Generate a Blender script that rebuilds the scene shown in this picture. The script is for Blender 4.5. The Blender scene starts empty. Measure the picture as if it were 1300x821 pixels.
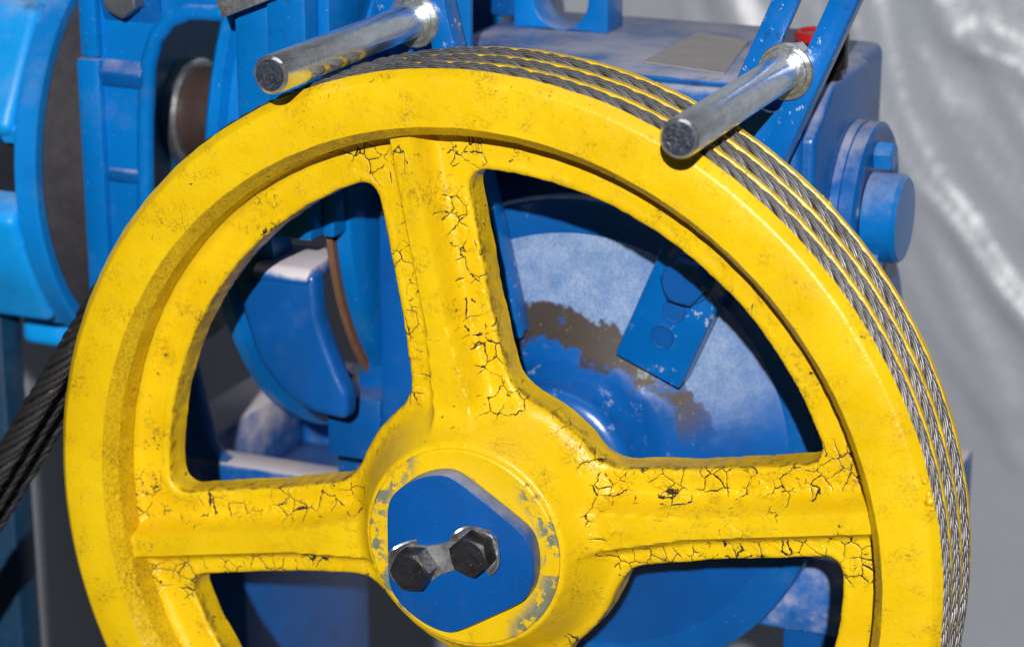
import bpy, bmesh, math, random
import numpy as np
from mathutils import Vector, Matrix, noise as mnoise
random.seed(7)
R_ = math.radians
MM = 0.001
scene = bpy.context.scene
COL = scene.collection

# ------------------------------------------------------------------ camera
# world: X right, Y away along the sheave axis, Z up, millimetres scaled to metres; sheave centre = origin
cam_d = bpy.data.cameras.new("camera")
cam = bpy.data.objects.new("camera", cam_d)
COL.objects.link(cam)
cam.location = (0.48573, -1.08765, 0.50186)
_fwd = Vector((-0.370565, 0.878722, -0.300880)).normalized()
_right = Vector((0.921419, 0.388571, 0.0)).normalized()
_up = _right.cross(_fwd).normalized()
cam.rotation_euler = Matrix((_right, _up, -_fwd)).transposed().to_euler()
cam_d.sensor_width = 36.0
cam_d.lens = 3000.0 / 1300.0 * 36.0
cam_d.clip_start = 0.05
cam_d.clip_end = 100.0
cam_d.dof.use_dof = True
cam_d.dof.focus_distance = 1.262
cam_d.dof.aperture_fstop = 7.0
cam_d.dof.aperture_blades = 7
scene.camera = cam

# ------------------------------------------------------------------ light: one hard key lamp, dim hall around
KEY_TRAVEL = Vector((-0.335, 1.0, -0.45)).normalized()
world = bpy.data.worlds.new("World")
scene.world = world
world.use_nodes = True
bg = world.node_tree.nodes["Background"]
bg.inputs[0].default_value = (0.72, 0.84, 1.0, 1.0)
bg.inputs[1].default_value = 0.022
key_d = bpy.data.lights.new("key_lamp", 'SPOT')
key_d.energy = 730.0
key_d.color = (1.0, 0.97, 0.93)
key_d.shadow_soft_size = 0.022
key_d.spot_size = R_(60)
key_d.spot_blend = 0.6
key = bpy.data.objects.new("key_lamp", key_d)
key.location = Vector((0.11, 0.02, 0.15)) - KEY_TRAVEL * 3.6
key.rotation_euler = KEY_TRAVEL.to_track_quat('-Z', 'Y').to_euler()
COL.objects.link(key)
# added soft fill from above, no known source; gives the metal something to reflect
top_d = bpy.data.lights.new("added_top_fill", 'AREA')
top_d.shape = 'RECTANGLE'
top_d.size, top_d.size_y = 2.4, 1.0
top_d.energy = 12.0
top_d.color = (0.86, 0.93, 1.0)
top = bpy.data.objects.new("added_top_fill", top_d)
top.location = (0.5, -0.4, 3.0)
COL.objects.link(top)

vs = scene.view_settings
vs.view_transform = 'Standard'
vs.look = 'None'
vs.exposure = 0.0
vs.gamma = 1.0
vs.use_curve_mapping = False
scene.cycles.max_bounces = 8

# ------------------------------------------------------------------ material helpers
class NT:
    def __init__(self, name):
        self.m = bpy.data.materials.new(name)
        self.m.use_nodes = True
        self.n = self.m.node_tree.nodes
        self.l = self.m.node_tree.links
        self.b = self.n["Principled BSDF"]
        self.co = self.n.new("ShaderNodeTexCoord").outputs["Object"]
    def _in(self, sock, v):
        if isinstance(v, bpy.types.NodeSocket):
            self.l.new(v, sock)
        elif v is not None:
            if sock.type == 'RGBA' and len(v) == 3:
                v = (*v, 1.0)
            sock.default_value = v
    def noise(self, scale, detail=4, rough=0.55, vec=None, dist=0.0):
        t = self.n.new("ShaderNodeTexNoise")
        self._in(t.inputs["Vector"], vec or self.co)
        t.inputs["Scale"].default_value = scale
        t.inputs["Detail"].default_value = detail
        t.inputs["Roughness"].default_value = rough
        t.inputs["Distortion"].default_value = dist
        return t.outputs["Fac"]
    def noisec(self, scale, detail=3):
        t = self.n.new("ShaderNodeTexNoise")
        self._in(t.inputs["Vector"], self.co)
        t.inputs["Scale"].default_value = scale
        t.inputs["Detail"].default_value = detail
        return t.outputs["Color"]
    def math(self, op, a, b=None, c=None, clamp=False):
        t = self.n.new("ShaderNodeMath")
        t.operation = op
        t.use_clamp = clamp
        self._in(t.inputs[0], a)
        if b is not None: self._in(t.inputs[1], b)
        if c is not None: self._in(t.inputs[2], c)
        return t.outputs[0]
    def vmath(self, op, a, b):
        t = self.n.new("ShaderNodeVectorMath")
        t.operation = op
        self._in(t.inputs[0], a)
        if op == 'SCALE': self._in(t.inputs["Scale"], b)
        else: self._in(t.inputs[1], b)
        return t.outputs[0]
    def step(self, v, lo, hi, a=0.0, b=1.0):
        t = self.n.new("ShaderNodeMapRange")
        t.interpolation_type = 'SMOOTHSTEP'
        t.clamp = True
        self._in(t.inputs["Value"], v)
        t.inputs["From Min"].default_value = lo
        t.inputs["From Max"].default_value = hi
        t.inputs["To Min"].default_value = a
        t.inputs["To Max"].default_value = b
        return t.outputs[0]
    def mix(self, f, a, b):
        t = self.n.new("ShaderNodeMix")
        t.data_type = 'RGBA'
        self._in(t.inputs[0], f)
        self._in(t.inputs[6], a)
        self._in(t.inputs[7], b)
        return t.outputs[2]
    def mixf(self, f, a, b):
        t = self.n.new("ShaderNodeMix")
        t.data_type = 'FLOAT'
        self._in(t.inputs[0], f)
        self._in(t.inputs[2], a)
        self._in(t.inputs[3], b)
        return t.outputs[0]
    def attr(self, name):
        t = self.n.new("ShaderNodeAttribute")
        t.attribute_name = name
        return t.outputs["Fac"]
    def normal(self):
        g = self.n.new("ShaderNodeNewGeometry")
        s = self.n.new("ShaderNodeSeparateXYZ")
        self.l.new(g.outputs["Normal"], s.inputs[0])
        return s.outputs
    def sep(self, v):
        s = self.n.new("ShaderNodeSeparateXYZ")
        self._in(s.inputs[0], v)
        return s.outputs
    def voro_edge(self, scale, vec):
        t = self.n.new("ShaderNodeTexVoronoi")
        t.feature = 'DISTANCE_TO_EDGE'
        self._in(t.inputs["Vector"], vec)
        t.inputs["Scale"].default_value = scale
        return t.outputs["Distance"]
    def bump(self, h, dist, strength=1.0, prev=None):
        t = self.n.new("ShaderNodeBump")
        t.inputs["Distance"].default_value = dist
        t.inputs["Strength"].default_value = strength
        self._in(t.inputs["Height"], h)
        if prev is not None: self._in(t.inputs["Normal"], prev)
        return t.outputs[0]
    def out(self, color=None, rough=None, metal=None, normal=None, spec=None, coat=None):
        if color is not None: self._in(self.b.inputs["Base Color"], color)
        if rough is not None: self._in(self.b.inputs["Roughness"], rough)
        if metal is not None: self._in(self.b.inputs["Metallic"], metal)
        if normal is not None: self._in(self.b.inputs["Normal"], normal)
        if spec is not None: self._in(self.b.inputs["Specular IOR Level"], spec)
        if coat is not None: self._in(self.b.inputs["Coat Weight"], coat)
        return self.m

def yellow_paint(name, cracked, grime=0.0):
    t = NT(name)
    col = t.mix(t.step(t.noise(18, 4), 0.35, 0.7), (0.75, 0.485, 0.003), (0.84, 0.565, 0.006))
    fine = t.noise(1000, 3, 0.6)
    mid = t.noise(230, 4, 0.6)
    # grime smears
    gr = t.math('MULTIPLY', t.step(t.noise(48, 6, 0.68), 0.46, 0.72), t.step(t.noise(520, 4, 0.72), 0.42, 0.64))
    col = t.mix(t.math('MULTIPLY', gr, 0.85), col, (0.27, 0.15, 0.014))
    speck = t.step(t.noise(1400, 2, 0.6), 0.60, 0.72, 0.0, 0.40)
    col = t.mix(speck, col, (0.42, 0.25, 0.01))
    if grime > 0:
        gm = t.math('MULTIPLY', t.step(t.noise(520, 6, 0.75), 0.30, 0.70), t.step(t.noise(30, 4, 0.6), 0.25, 0.60, 0.45, 1.0))
        col = t.mix(t.math('MULTIPLY', gm, grime), col, (0.20, 0.105, 0.012))
    # tiny black chips
    chip = t.math('MULTIPLY', t.step(t.noise(200, 5, 0.62), 0.665, 0.69), t.step(t.noise(24, 2), 0.44, 0.58))
    # short scratches: stretched noise
    mp = t.vmath('MULTIPLY', t.vmath('ADD', t.co, t.vmath('SCALE', t.noisec(60), 0.004)), (900.0, 900.0, 90.0))
    scr = t.math('MULTIPLY', t.step(t.noise(1.0, 2, 0.5, mp), 0.72, 0.76), t.step(t.noise(35, 2), 0.52, 0.62))
    mp2 = t.vmath('MULTIPLY', t.vmath('ADD', t.co, t.vmath('SCALE', t.noisec(50), 0.005)), (100.0, 900.0, 1000.0))
    scr2 = t.math('MULTIPLY', t.step(t.noise(1.0, 2, 0.5, mp2), 0.72, 0.76), t.step(t.noise(30, 2), 0.52, 0.62))
    dark = t.math('MAXIMUM', chip, t.math('MAXIMUM', scr, scr2))
    h = t.math('ADD', t.math('MULTIPLY', fine, 0.55), t.math('MULTIPLY', mid, 0.9))
    if cracked:
        warp = t.vmath('ADD', t.co, t.vmath('SCALE', t.vmath('SUBTRACT', t.noisec(160, 2), (0.5, 0.5, 0.5)), 0.0042))
        warp = t.vmath('ADD', warp, t.vmath('SCALE', t.vmath('SUBTRACT', t.noisec(700, 2), (0.5, 0.5, 0.5)), 0.0012))
        warp = t.vmath('MULTIPLY', warp, (1.0, 0.35, 1.0))
        e1 = t.voro_edge(105, warp)
        e2 = t.voro_edge(215, warp)
        a = t.attr("crack")
        big = t.noise(42, 3, 0.6)
        amt = t.math('ADD', a, t.math('MULTIPLY', t.math('SUBTRACT', big, 0.5), 2.4))
        w1 = t.math('MULTIPLY', t.step(amt, 0.46, 0.85), 0.023)
        w1 = t.math('MULTIPLY', w1, t.step(t.noise(95, 3, 0.6), 0.37, 0.52, 0.0, 1.15))
        c1 = t.step(t.math('SUBTRACT', e1, w1), -0.012, 0.006, 1.0, 0.0)
        c1 = t.math('MULTIPLY', c1, t.step(w1, 0.004, 0.012))
        w2 = t.math('MULTIPLY', t.step(amt, 0.75, 1.15), 0.026)
        w2 = t.math('MULTIPLY', w2, t.step(t.noise(200, 3, 0.6), 0.46, 0.66))
        c2 = t.math('MULTIPLY', t.step(t.math('SUBTRACT', e2, w2), -0.02, 0.008, 1.0, 0.0), t.step(w2, 0.006, 0.02))
        ck = t.math('MAXIMUM', c1, c2)
        h = t.math('ADD', h, t.math('MULTIPLY', t.step(t.math('SUBTRACT', e1, w1), 0.0, 0.10, 0.0, 1.0), t.math('MULTIPLY', t.step(w1, 0.006, 0.02), 0.7)))
        h = t.math('SUBTRACT', h, t.math('MULTIPLY', ck, 2.2))
        # edge grime around the openings
        eg = t.attr("edge")
        egm = t.math('MULTIPLY', t.step(t.math('ADD', eg, t.math('MULTIPLY', t.math('SUBTRACT', t.noise(140, 5, 0.7), 0.5), 1.5)), 0.70, 1.05), 0.75)
        col = t.mix(egm, col, (0.13, 0.075, 0.02))
        dark = t.math('MAXIMUM', dark, ck)
    col = t.mix(dark, col, (0.018, 0.012, 0.008))
    nb = t.bump(h, 0.0006, 0.55)
    r = t.mixf(dark, t.step(t.noise(90, 4), 0.3, 0.7, 0.24, 0.42), 0.9)
    return t.out(col, r, 0.0, nb, 0.5)

def blue_paint(name, base, rough=0.28, dust=0.5, pf=0.45, sf=0.35, rust=0.0, chips=0.0, dustcol=(0.50, 0.48, 0.52), cover=0.0):
    t = NT(name)
    n = t.noise(14, 4)
    c = t.mix(t.step(n, 0.3, 0.7), tuple(v * 0.86 for v in base), tuple(min(1, v * 1.12) for v in base))
    nz = t.normal()[2]
    dn = t.noise(17, 10, 0.66)
    up = t.step(t.math('ADD', nz, t.math('MULTIPLY', t.math('SUBTRACT', dn, 0.5), 2.6)), 0.40 - cover, 1.35 - cover)
    speck = t.step(t.noise(420, 2, 0.6), 0.68, 0.76, 0.0, sf)
    patch = t.math('MULTIPLY', t.step(t.noise(26, 6, 0.7), 0.52, 0.78), pf)
    d = t.math('MULTIPLY', t.math('MAXIMUM', up, t.math('MAXIMUM', speck, patch)), dust, clamp=True)
    c = t.mix(d, c, dustcol)
    rr = t.mixf(d, rough, 0.85)
    if rust > 0:
        rs_ = t.math('MULTIPLY', t.step(t.noise(230, 5, 0.7), 0.62, 0.68), t.step(t.noise(45, 3), 0.56, 0.64, 0.0, rust))
        c = t.mix(rs_, c, t.mix(t.noise(600, 3), (0.03, 0.02, 0.018), (0.22, 0.07, 0.03)))
        sc_ = t.noise(1.0, 2, 0.5, t.vmath('MULTIPLY', t.vmath('ADD', t.co, t.vmath('SCALE', t.noisec(40), 0.012)), (900.0, 300.0, 60.0)))
        c = t.mix(t.math('MULTIPLY', t.step(sc_, 0.70, 0.76), t.step(t.noise(30, 2), 0.5, 0.6, 0.0, 0.35)), c, (0.10, 0.28, 0.60))
    if chips > 0:
        ch = t.math('MULTIPLY', t.step(t.noise(150, 5, 0.72), 0.60, 0.64), t.step(t.noise(26, 2), 0.48, 0.56, 0.0, chips))
        c = t.mix(ch, c, (0.62, 0.62, 0.64))
    gs = t.math('MULTIPLY', t.step(t.noise(33, 7, 0.7), 0.58, 0.72), t.step(t.noise(11, 3), 0.46, 0.62, 0.0, 0.55))
    c = t.mix(gs, c, (0.012, 0.020, 0.040))
    nb = t.bump(t.math('ADD', t.noise(110, 3), t.math('MULTIPLY', t.noise(900, 2), 0.25)), 0.0007, 0.45)
    return t.out(c, rr, 0.0, nb, 0.5)

def zinc(name, base=(0.62, 0.66, 0.70), rough=0.26):
    t = NT(name)
    n = t.noise(60, 6, 0.7)
    s = t.noise(1.0, 3, 0.6, t.vmath('MULTIPLY', t.co, (420.0, 40.0, 420.0)))
    c = t.mix(t.step(n, 0.3, 0.75), tuple(v * 0.72 for v in base), base)
    c = t.mix(t.step(t.noise(240, 4, 0.7), 0.60, 0.75, 0.0, 0.35), c, (0.85, 0.86, 0.88))
    r = t.math('ADD', t.step(s, 0.3, 0.7, rough - 0.05, rough + 0.12), t.math('MULTIPLY', n, 0.08))
    nb = t.bump(t.math('ADD', s, t.noise(500, 3)), 0.00012, 0.5)
    return t.out(c, r, 0.88, nb)

def rod_end_mat(name):
    t = NT(name)
    n = t.noise(700, 4, 0.75)
    sc = t.noise(1.0, 3, 0.6, t.vmath('MULTIPLY', t.vmath('ADD', t.co, t.vmath('SCALE', t.noisec(120), 0.006)), (260.0, 260.0, 1500.0)))
    m = t.math('MAXIMUM', t.step(n, 0.60, 0.70), t.step(sc, 0.60, 0.70))
    c = t.mix(m, t.mix(t.noise(150, 3), (0.05, 0.065, 0.11), (0.26, 0.30, 0.40)), (0.62, 0.66, 0.72))
    return t.out(c, t.step(n, 0.3, 0.7, 0.22, 0.42), 0.85, t.bump(t.math('ADD', n, sc), 0.0003, 0.5))

def plain(name, base, rough, metal=0.0, var=0.2, scale=60, bump=0.0002, spec=0.5):
    t = NT(name)
    n = t.noise(scale, 5, 0.65)
    c = t.mix(n, tuple(v * (1 - var) for v in base), tuple(min(1, v * (1 + var)) for v in base))
    return t.out(c, t.step(n, 0.3, 0.7, max(0.03, rough - 0.06), rough + 0.08), metal, t.bump(t.noise(scale * 6, 3), bump, 0.5), spec)

def rope_mat():
    t = NT("steel_wire")
    uv = t.n.new("ShaderNodeUVMap").outputs[0]
    s = t.sep(uv)
    # wires: stripes winding round each strand
    ph = t.math('ADD', t.math('MULTIPLY', s[0], 8.0), t.math('MULTIPLY', s[1], 150.0))
    w = t.math('ABSOLUTE', t.math('SINE', t.math('MULTIPLY', ph, math.pi)))
    n = t.noise(90, 5, 0.65)
    c = t.mix(t.step(w, 0.05, 0.7), (0.07, 0.065, 0.065), (0.37, 0.36, 0.365))
    c = t.mix(t.step(n, 0.40, 0.78, 0.0, 0.75), c, (0.07, 0.06, 0.055))
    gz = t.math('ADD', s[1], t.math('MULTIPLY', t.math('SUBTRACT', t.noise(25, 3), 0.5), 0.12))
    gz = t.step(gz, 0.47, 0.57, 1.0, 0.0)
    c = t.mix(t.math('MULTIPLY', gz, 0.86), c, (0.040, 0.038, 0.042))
    yl = t.math('MULTIPLY', t.step(t.noise(380, 2), 0.70, 0.74), t.step(t.noise(30, 2), 0.52, 0.62))
    c = t.mix(yl, c, (0.75, 0.48, 0.02))
    m = t.mixf(yl, 0.75, 0.0)
    return t.out(c, t.step(n, 0.3, 0.8, 0.46, 0.66), m, t.bump(w, 0.0004, 0.9))

def cone_mat():
    t = NT("stained_cone_paint")
    p = t.sep(t.vmath('ADD', t.co, (0.0, 0.29, -0.06)))
    rr = t.math('SQRT', t.math('ADD', t.math('MULTIPLY', p[0], p[0]), t.math('MULTIPLY', p[2], p[2])))
    n1 = t.math('SUBTRACT', t.noise(22, 5, 0.6), 0.5)
    n2 = t.math('SUBTRACT', t.noise(90, 5, 0.7), 0.5)
    d = t.math('ADD', rr, t.math('ADD', t.math('MULTIPLY', n1, 0.055), t.math('MULTIPLY', n2, 0.012)))
    nz = t.normal()[2]
    upm = t.step(t.math('ADD', nz, t.math('MULTIPLY', n1, 0.25)), 0.03, 0.27)
    c = t.mix(t.step(t.noise(14, 4), 0.3, 0.7), (0.002, 0.075, 0.31), (0.003, 0.10, 0.40))
    grain = t.step(t.noise(650, 4, 0.7), 0.30, 0.62, 0.55, 1.0)
    c = t.mix(t.math('MULTIPLY', t.math('MULTIPLY', t.step(d, 0.084, 0.088), upm), grain), c, t.mix(t.step(t.noise(70, 6, 0.7), 0.35, 0.65), (0.15, 0.25, 0.45), (0.26, 0.35, 0.53)))
    oil = t.math('MULTIPLY', t.math('MULTIPLY', t.step(d, 0.064, 0.068), t.step(d, 0.085, 0.089, 1.0, 0.0)), upm)
    oil = t.math('MULTIPLY', oil, t.step(t.noise(40, 5, 0.6), 0.36, 0.46))
    c = t.mix(oil, c, (0.045, 0.032, 0.026))
    sp = t.math('MULTIPLY', t.step(t.noise(420, 2), 0.70, 0.73), oil)
    c = t.mix(sp, c, (0.55, 0.33, 0.03))
    wht = t.math('MULTIPLY', t.step(t.noise(75, 5, 0.7), 0.58, 0.72), t.step(d, 0.088, 0.070))
    c = t.mix(t.math('MULTIPLY', wht, 0.6), c, (0.55, 0.58, 0.66))
    r = t.mixf(upm, 0.30, t.mixf(t.step(d, 0.060, 0.070), 0.26, t.mixf(t.step(d, 0.083, 0.090), 0.58, 0.85)))
    return t.out(c, r, 0.0, t.bump(t.noise(120, 4), 0.0005, 0.4))

def sheet_mat():
    t = NT("grey_plastic_film")
    n = t.noise(5, 4)
    c = t.mix(n, (0.38, 0.41, 0.47), (0.45, 0.48, 0.54))
    nb = t.bump(t.math('ADD', t.noise(22, 4, 0.6), t.math('MULTIPLY', t.noise(6, 2), 2.0)), 0.010, 0.35)
    return t.out(c, 0.34, 0.0, nb, 0.6)

M = {}
M['yellow_rim'] = yellow_paint("yellow_rim_paint", False)
M['yellow_grimy'] = yellow_paint("yellow_grimy_paint", False, 0.62)
M['yellow_web'] = yellow_paint("yellow_cracked_paint", True)
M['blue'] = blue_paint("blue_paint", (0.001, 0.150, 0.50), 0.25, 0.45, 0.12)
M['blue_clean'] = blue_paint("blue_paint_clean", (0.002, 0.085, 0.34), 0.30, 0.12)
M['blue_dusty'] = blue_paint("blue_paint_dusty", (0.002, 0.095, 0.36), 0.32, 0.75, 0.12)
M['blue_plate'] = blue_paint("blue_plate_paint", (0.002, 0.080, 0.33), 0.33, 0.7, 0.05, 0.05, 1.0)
M['blue_strap'] = blue_paint("blue_paint_chipped", (0.001, 0.125, 0.46), 0.22, 0.12, chips=0.7)
M['blue_motor'] = blue_paint("light_blue_paint", (0.001, 0.31, 0.82), 0.42, 0.35, 0.30)
M['blue_flange'] = blue_paint("mid_blue_paint", (0.001, 0.20, 0.62), 0.4, 0.3)
M['bed'] = blue_paint("dusty_bed_paint", (0.002, 0.10, 0.38), 0.4, 1.15, 0.3, dustcol=(0.66, 0.61, 0.66), cover=0.55)
M['stand_shaded_blue'] = blue_paint("shade_darkened_blue", (0.002, 0.035, 0.085), 0.5, 0.2)  # blue darkened: the shade on the motor stand is put into its colour
M['teal'] = blue_paint("teal_paint", (0.006, 0.14, 0.30), 0.35, 0.35)
M['zinc'] = zinc("zinc_plated_steel", (0.80, 0.84, 0.88), 0.17)
M['rod_end'] = rod_end_mat("sawn_rod_end")
M['galv'] = zinc("galvanised_sheet", (0.74, 0.76, 0.78), 0.32)
M['core'] = plain("rope_core", (0.02, 0.02, 0.022), 0.7)
def worn_bolt():
    t = NT("black_oxide_bolt")
    n = t.noise(140, 6, 0.7)
    c = t.mix(n, (0.010, 0.010, 0.013), (0.050, 0.048, 0.055))
    c = t.mix(t.step(t.noise(260, 5, 0.7), 0.62, 0.70, 0.0, 0.7), c, (0.13, 0.055, 0.03))
    c = t.mix(t.step(t.noise(420, 4, 0.7), 0.66, 0.72, 0.0, 0.8), c, (0.35, 0.35, 0.37))
    return t.out(c, t.step(n, 0.3, 0.7, 0.28, 0.55), 0.45, t.bump(t.math('ADD', n, t.noise(500, 4)), 0.0004, 0.7))
M['bolt_black'] = worn_bolt()
M['bolt_grey'] = plain("grey_bolt", (0.22, 0.23, 0.26), 0.35, 0.7, 0.3, 120)
M['rubber'] = plain("dark_drum", (0.050, 0.047, 0.055), 0.55, 0.2, 0.35, 90)
M['brown'] = plain("brown_shaft_steel", (0.065, 0.042, 0.038), 0.45, 0.3, 0.25, 60)
M['steel'] = plain("turned_steel", (0.42, 0.42, 0.44), 0.3, 0.9, 0.2, 60)
M['red'] = plain("red_plastic", (0.42, 0.012, 0.010), 0.35, 0, 0.1, 60)
M['black'] = plain("black_plastic", (0.015, 0.014, 0.016), 0.3, 0, 0.2, 60)
M['label'] = plain("faded_grey_label", (0.36, 0.33, 0.33), 0.55, 0.1, 0.30, 55)
M['rust'] = plain("rusty_edge", (0.16, 0.075, 0.04), 0.8, 0.0, 0.5, 140)
M['dark'] = plain("painted_vent_shade", (0.006, 0.008, 0.014), 0.6, 0, 0.3, 40)  # near black, the shade inside the motor's vent gap
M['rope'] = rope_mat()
M['cone'] = cone_mat()
M['sheet'] = sheet_mat()
M['floor'] = plain("concrete", (0.16, 0.16, 0.165), 0.8, 0, 0.3, 8, 0.002)
M['yellow_blob'] = M['yellow_rim']

# ------------------------------------------------------------------ object helpers
ORG = {}
def thing(name, loc, label, cat, group=None):
    o = bpy.data.objects.new(name, None)
    o.location = Vector(loc) * MM
    o.empty_display_size = 0.02
    COL.objects.link(o)
    o["label"] = label; o["category"] = cat
    if group: o["group"] = group
    ORG[o.name] = Vector(loc)
    return o

def smooth_mesh(me, angle):
    me.polygons.foreach_set("use_smooth", [True] * len(me.polygons))
    if angle is not None:
        me.set_sharp_from_angle(angle=R_(angle))

def obj(name, verts, faces, mat, parent=None, angle=35.0):
    org = ORG[parent.name] if parent else Vector((0, 0, 0))
    me = bpy.data.meshes.new(name)
    v = (np.asarray(verts, float) - np.array(org)) * MM
    me.from_pydata(v.tolist(), [], faces)
    me.update()
    bm = bmesh.new(); bm.from_mesh(me)
    bmesh.ops.recalc_face_normals(bm, faces=bm.faces)
    bm.to_mesh(me); bm.free()
    smooth_mesh(me, angle)
    me.materials.append(mat)
    o = bpy.data.objects.new(name, me)
    COL.objects.link(o)
    if parent:
        o.parent = parent
        ORG[o.name] = org
    return o

def bmobj(name, bm, mat, parent=None, angle=35.0):
    vs_ = [tuple(v.co) for v in bm.verts]
    bm.verts.index_update()
    fs = [[v.index for v in f.verts] for f in bm.faces]
    bm.free()
    return obj(name, vs_, fs, mat, parent, angle)

def bevel(bm, w, seg=2):
    if w > 0:
        es = [e for e in bm.edges if len(e.link_faces) == 2 and e.calc_face_angle(0) > 0.5]
        bmesh.ops.bevel(bm, geom=es, offset=w, segments=seg, profile=0.5, affect='EDGES', clamp_overlap=True)

def box(name, x0, x1, y0, y1, z0, z1, mat, parent, bev=2.0, rot=None, seg=2):
    bm = bmesh.new()
    bmesh.ops.create_cube(bm, size=1)
    for v in bm.verts:
        v.co = Vector(((x0 + x1) / 2 + v.co.x * (x1 - x0), (y0 + y1) / 2 + v.co.y * (y1 - y0), (z0 + z1) / 2 + v.co.z * (z1 - z0)))
    bevel(bm, bev, seg)
    if rot:
        ax, ang, piv = rot
        bmesh.ops.rotate(bm, verts=bm.verts, cent=piv, matrix=Matrix.Rotation(R_(ang), 3, ax))
    return bmobj(name, bm, mat, parent)

def prism_bm(pts, axis, a, b, bev=1.5, seg=2, holes=None):
    """pts: 2D outline; axis 'Y': pts are (x,z) swept y=a..b; 'X': pts are (y,z) swept x=a..b; 'Z': (x,y)"""
    def mk(p, t):
        return {'Y': (p[0], t, p[1]), 'X': (t, p[0], p[1]), 'Z': (p[0], p[1], t)}[axis]
    bm = bmesh.new()
    loops = [pts] + (holes or [])
    ea = []; rings = []
    for lp in loops:
        va = [bm.verts.new(mk(p, a)) for p in lp]
        vb = [bm.verts.new(mk(p, b)) for p in lp]
        n = len(lp)
        for i in range(n):
            bm.faces.new((va[i], va[(i + 1) % n], vb[(i + 1) % n], vb[i]))
        rings.append((va, vb))
    for k in (0, 1):
        if holes:
            es = []
            for r in rings:
                v = r[k]
                es += [bm.edges.get((v[i], v[(i + 1) % len(v)])) for i in range(len(v))]
            bmesh.ops.triangle_fill(bm, edges=es, use_beauty=True, use_dissolve=False)
        else:
            bm.faces.new(rings[0][k])
    bmesh.ops.recalc_face_normals(bm, faces=bm.faces)
    bevel(bm, bev, seg)
    return bm

def prism(name, pts, axis, a, b, mat, parent, bev=1.5, seg=2, holes=None):
    return bmobj(name, prism_bm(pts, axis, a, b, bev, seg, holes), mat, parent)

def lathe(name, prof, center, axis, mat, parent, n=96, closed=False, a0=0.0, a1=360.0, angle=30):
    """prof: list of (radius, position along axis)."""
    full = abs(a1 - a0) >= 360
    m = n if full else n + 1
    verts = []; faces = []
    for i in range(m):
        t = R_(a0 + (a1 - a0) * i / n)
        c, s = math.cos(t), math.sin(t)
        for r, p in prof:
            if axis == 'Y': verts.append((center[0] + r * c, p, center[1] + r * s))
            elif axis == 'X': verts.append((p, center[0] + r * c, center[1] + r * s))
            else: verts.append((center[0] + r * c, center[1] + r * s, p))
    k = len(prof)
    for i in range(n):
        j = (i + 1) % m
        for q in range(k if closed else k - 1):
            q2 = (q + 1) % k
            faces.append((i * k + q, j * k + q, j * k + q2, i * k + q2))
    if not closed and full:
        for q, end in ((0, 0), (k - 1, 1)):
            if prof[q][0] > 1e-6:
                faces.append([i * k + q for i in range(n)])
    return obj(name, verts, faces, mat, parent, angle)

def tube_pts(path, radius, sides=12, caps=True):
    verts = []; faces = []
    path = [Vector(p) for p in path]
    n = len(path)
    prev = None
    for i, p in enumerate(path):
        t = (path[min(i + 1, n - 1)] - path[max(i - 1, 0)]).normalized()
        ref = prev if prev is not None else (Vector((0, 1, 0)) if abs(t.y) < 0.9 else Vector((1, 0, 0)))
        u = (ref - t * ref.dot(t)).normalized(); prev = u
        w = t.cross(u)
        for k in range(sides):
            a = 2 * math.pi * k / sides
            verts.append(p + (u * math.cos(a) + w * math.sin(a)) * radius)
    for i in range(n - 1):
        for k in range(sides):
            k2 = (k + 1) % sides
            faces.append((i * sides + k, i * sides + k2, (i + 1) * sides + k2, (i + 1) * sides + k))
    if caps:
        faces.append(list(range(sides))); faces.append([(n - 1) * sides + k for k in range(sides)])
    return verts, faces

def hexbolt(name, c, axis, af, h, mat, parent, spin=0.0, washer=0.0):
    """hexagonal head with a chamfered top; c = centre of the seat, axis = outward unit vector"""
    ax = Vector(axis).normalized()
    ref = Vector((0, 0, 1)) if abs(ax.z) < 0.9 else Vector((1, 0, 0))
    u = (ref - ax * ref.dot(ax)).normalized(); w = ax.cross(u)
    R = af / math.sqrt(3)
    verts = []; faces = []
    N = 24
    levels = [(0.0, 1.0, 0), (h * 0.84, 1.0, 0), (h, 0.80, 1)]
    def hexr(a):
        a = (a % (math.pi / 3)) - math.pi / 6
        return af / 2 / math.cos(a)
    for z, s, rd in levels:
        for k in range(N):
            a = 2 * math.pi * k / N
            r = hexr(a)
            if rd: r = af / 2 * 0.93
            zz = z
            if z == h * 0.84: zz = h - (r - af / 2 * 0.93) * 0.58
            verts.append(Vector(c) + ax * zz + (u * math.cos(a + spin) + w * math.sin(a + spin)) * r)
    for L in range(2):
        for k in range(N):
            k2 = (k + 1) % N
            faces.append((L * N + k, L * N + k2, (L + 1) * N + k2, (L + 1) * N + k))
    faces.append([2 * N + k for k in range(N)])
    faces.append([k for k in range(N)])
    o = obj(name, verts, faces, mat, parent, 24)
    if washer:
        pv = []
        vv, ff = [], []
        n = 32
        for (r, z) in ((washer, -2.0), (washer, 0.4), (washer * 0.96, 1.0), (af * 0.4, 1.0)):
            for k in range(n):
                a = 2 * math.pi * k / n
                vv.append(Vector(c) + ax * z + (u * math.cos(a) + w * math.sin(a)) * r)
        for L in range(3):
            for k in range(n):
                k2 = (k + 1) % n
                ff.append((L * n + k, L * n + k2, (L + 1) * n + k2, (L + 1) * n + k))
        obj("washer", vv, ff, M['zinc'], o if parent else None, 30)
    return o

def circle(cx, cy, r, n=40, a0=0, a1=360):
    return [(cx + r * math.cos(R_(a0 + (a1 - a0) * i / n)), cy + r * math.sin(R_(a0 + (a1 - a0) * i / n))) for i in range(n if abs(a1 - a0) >= 360 else n + 1)]

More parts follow.
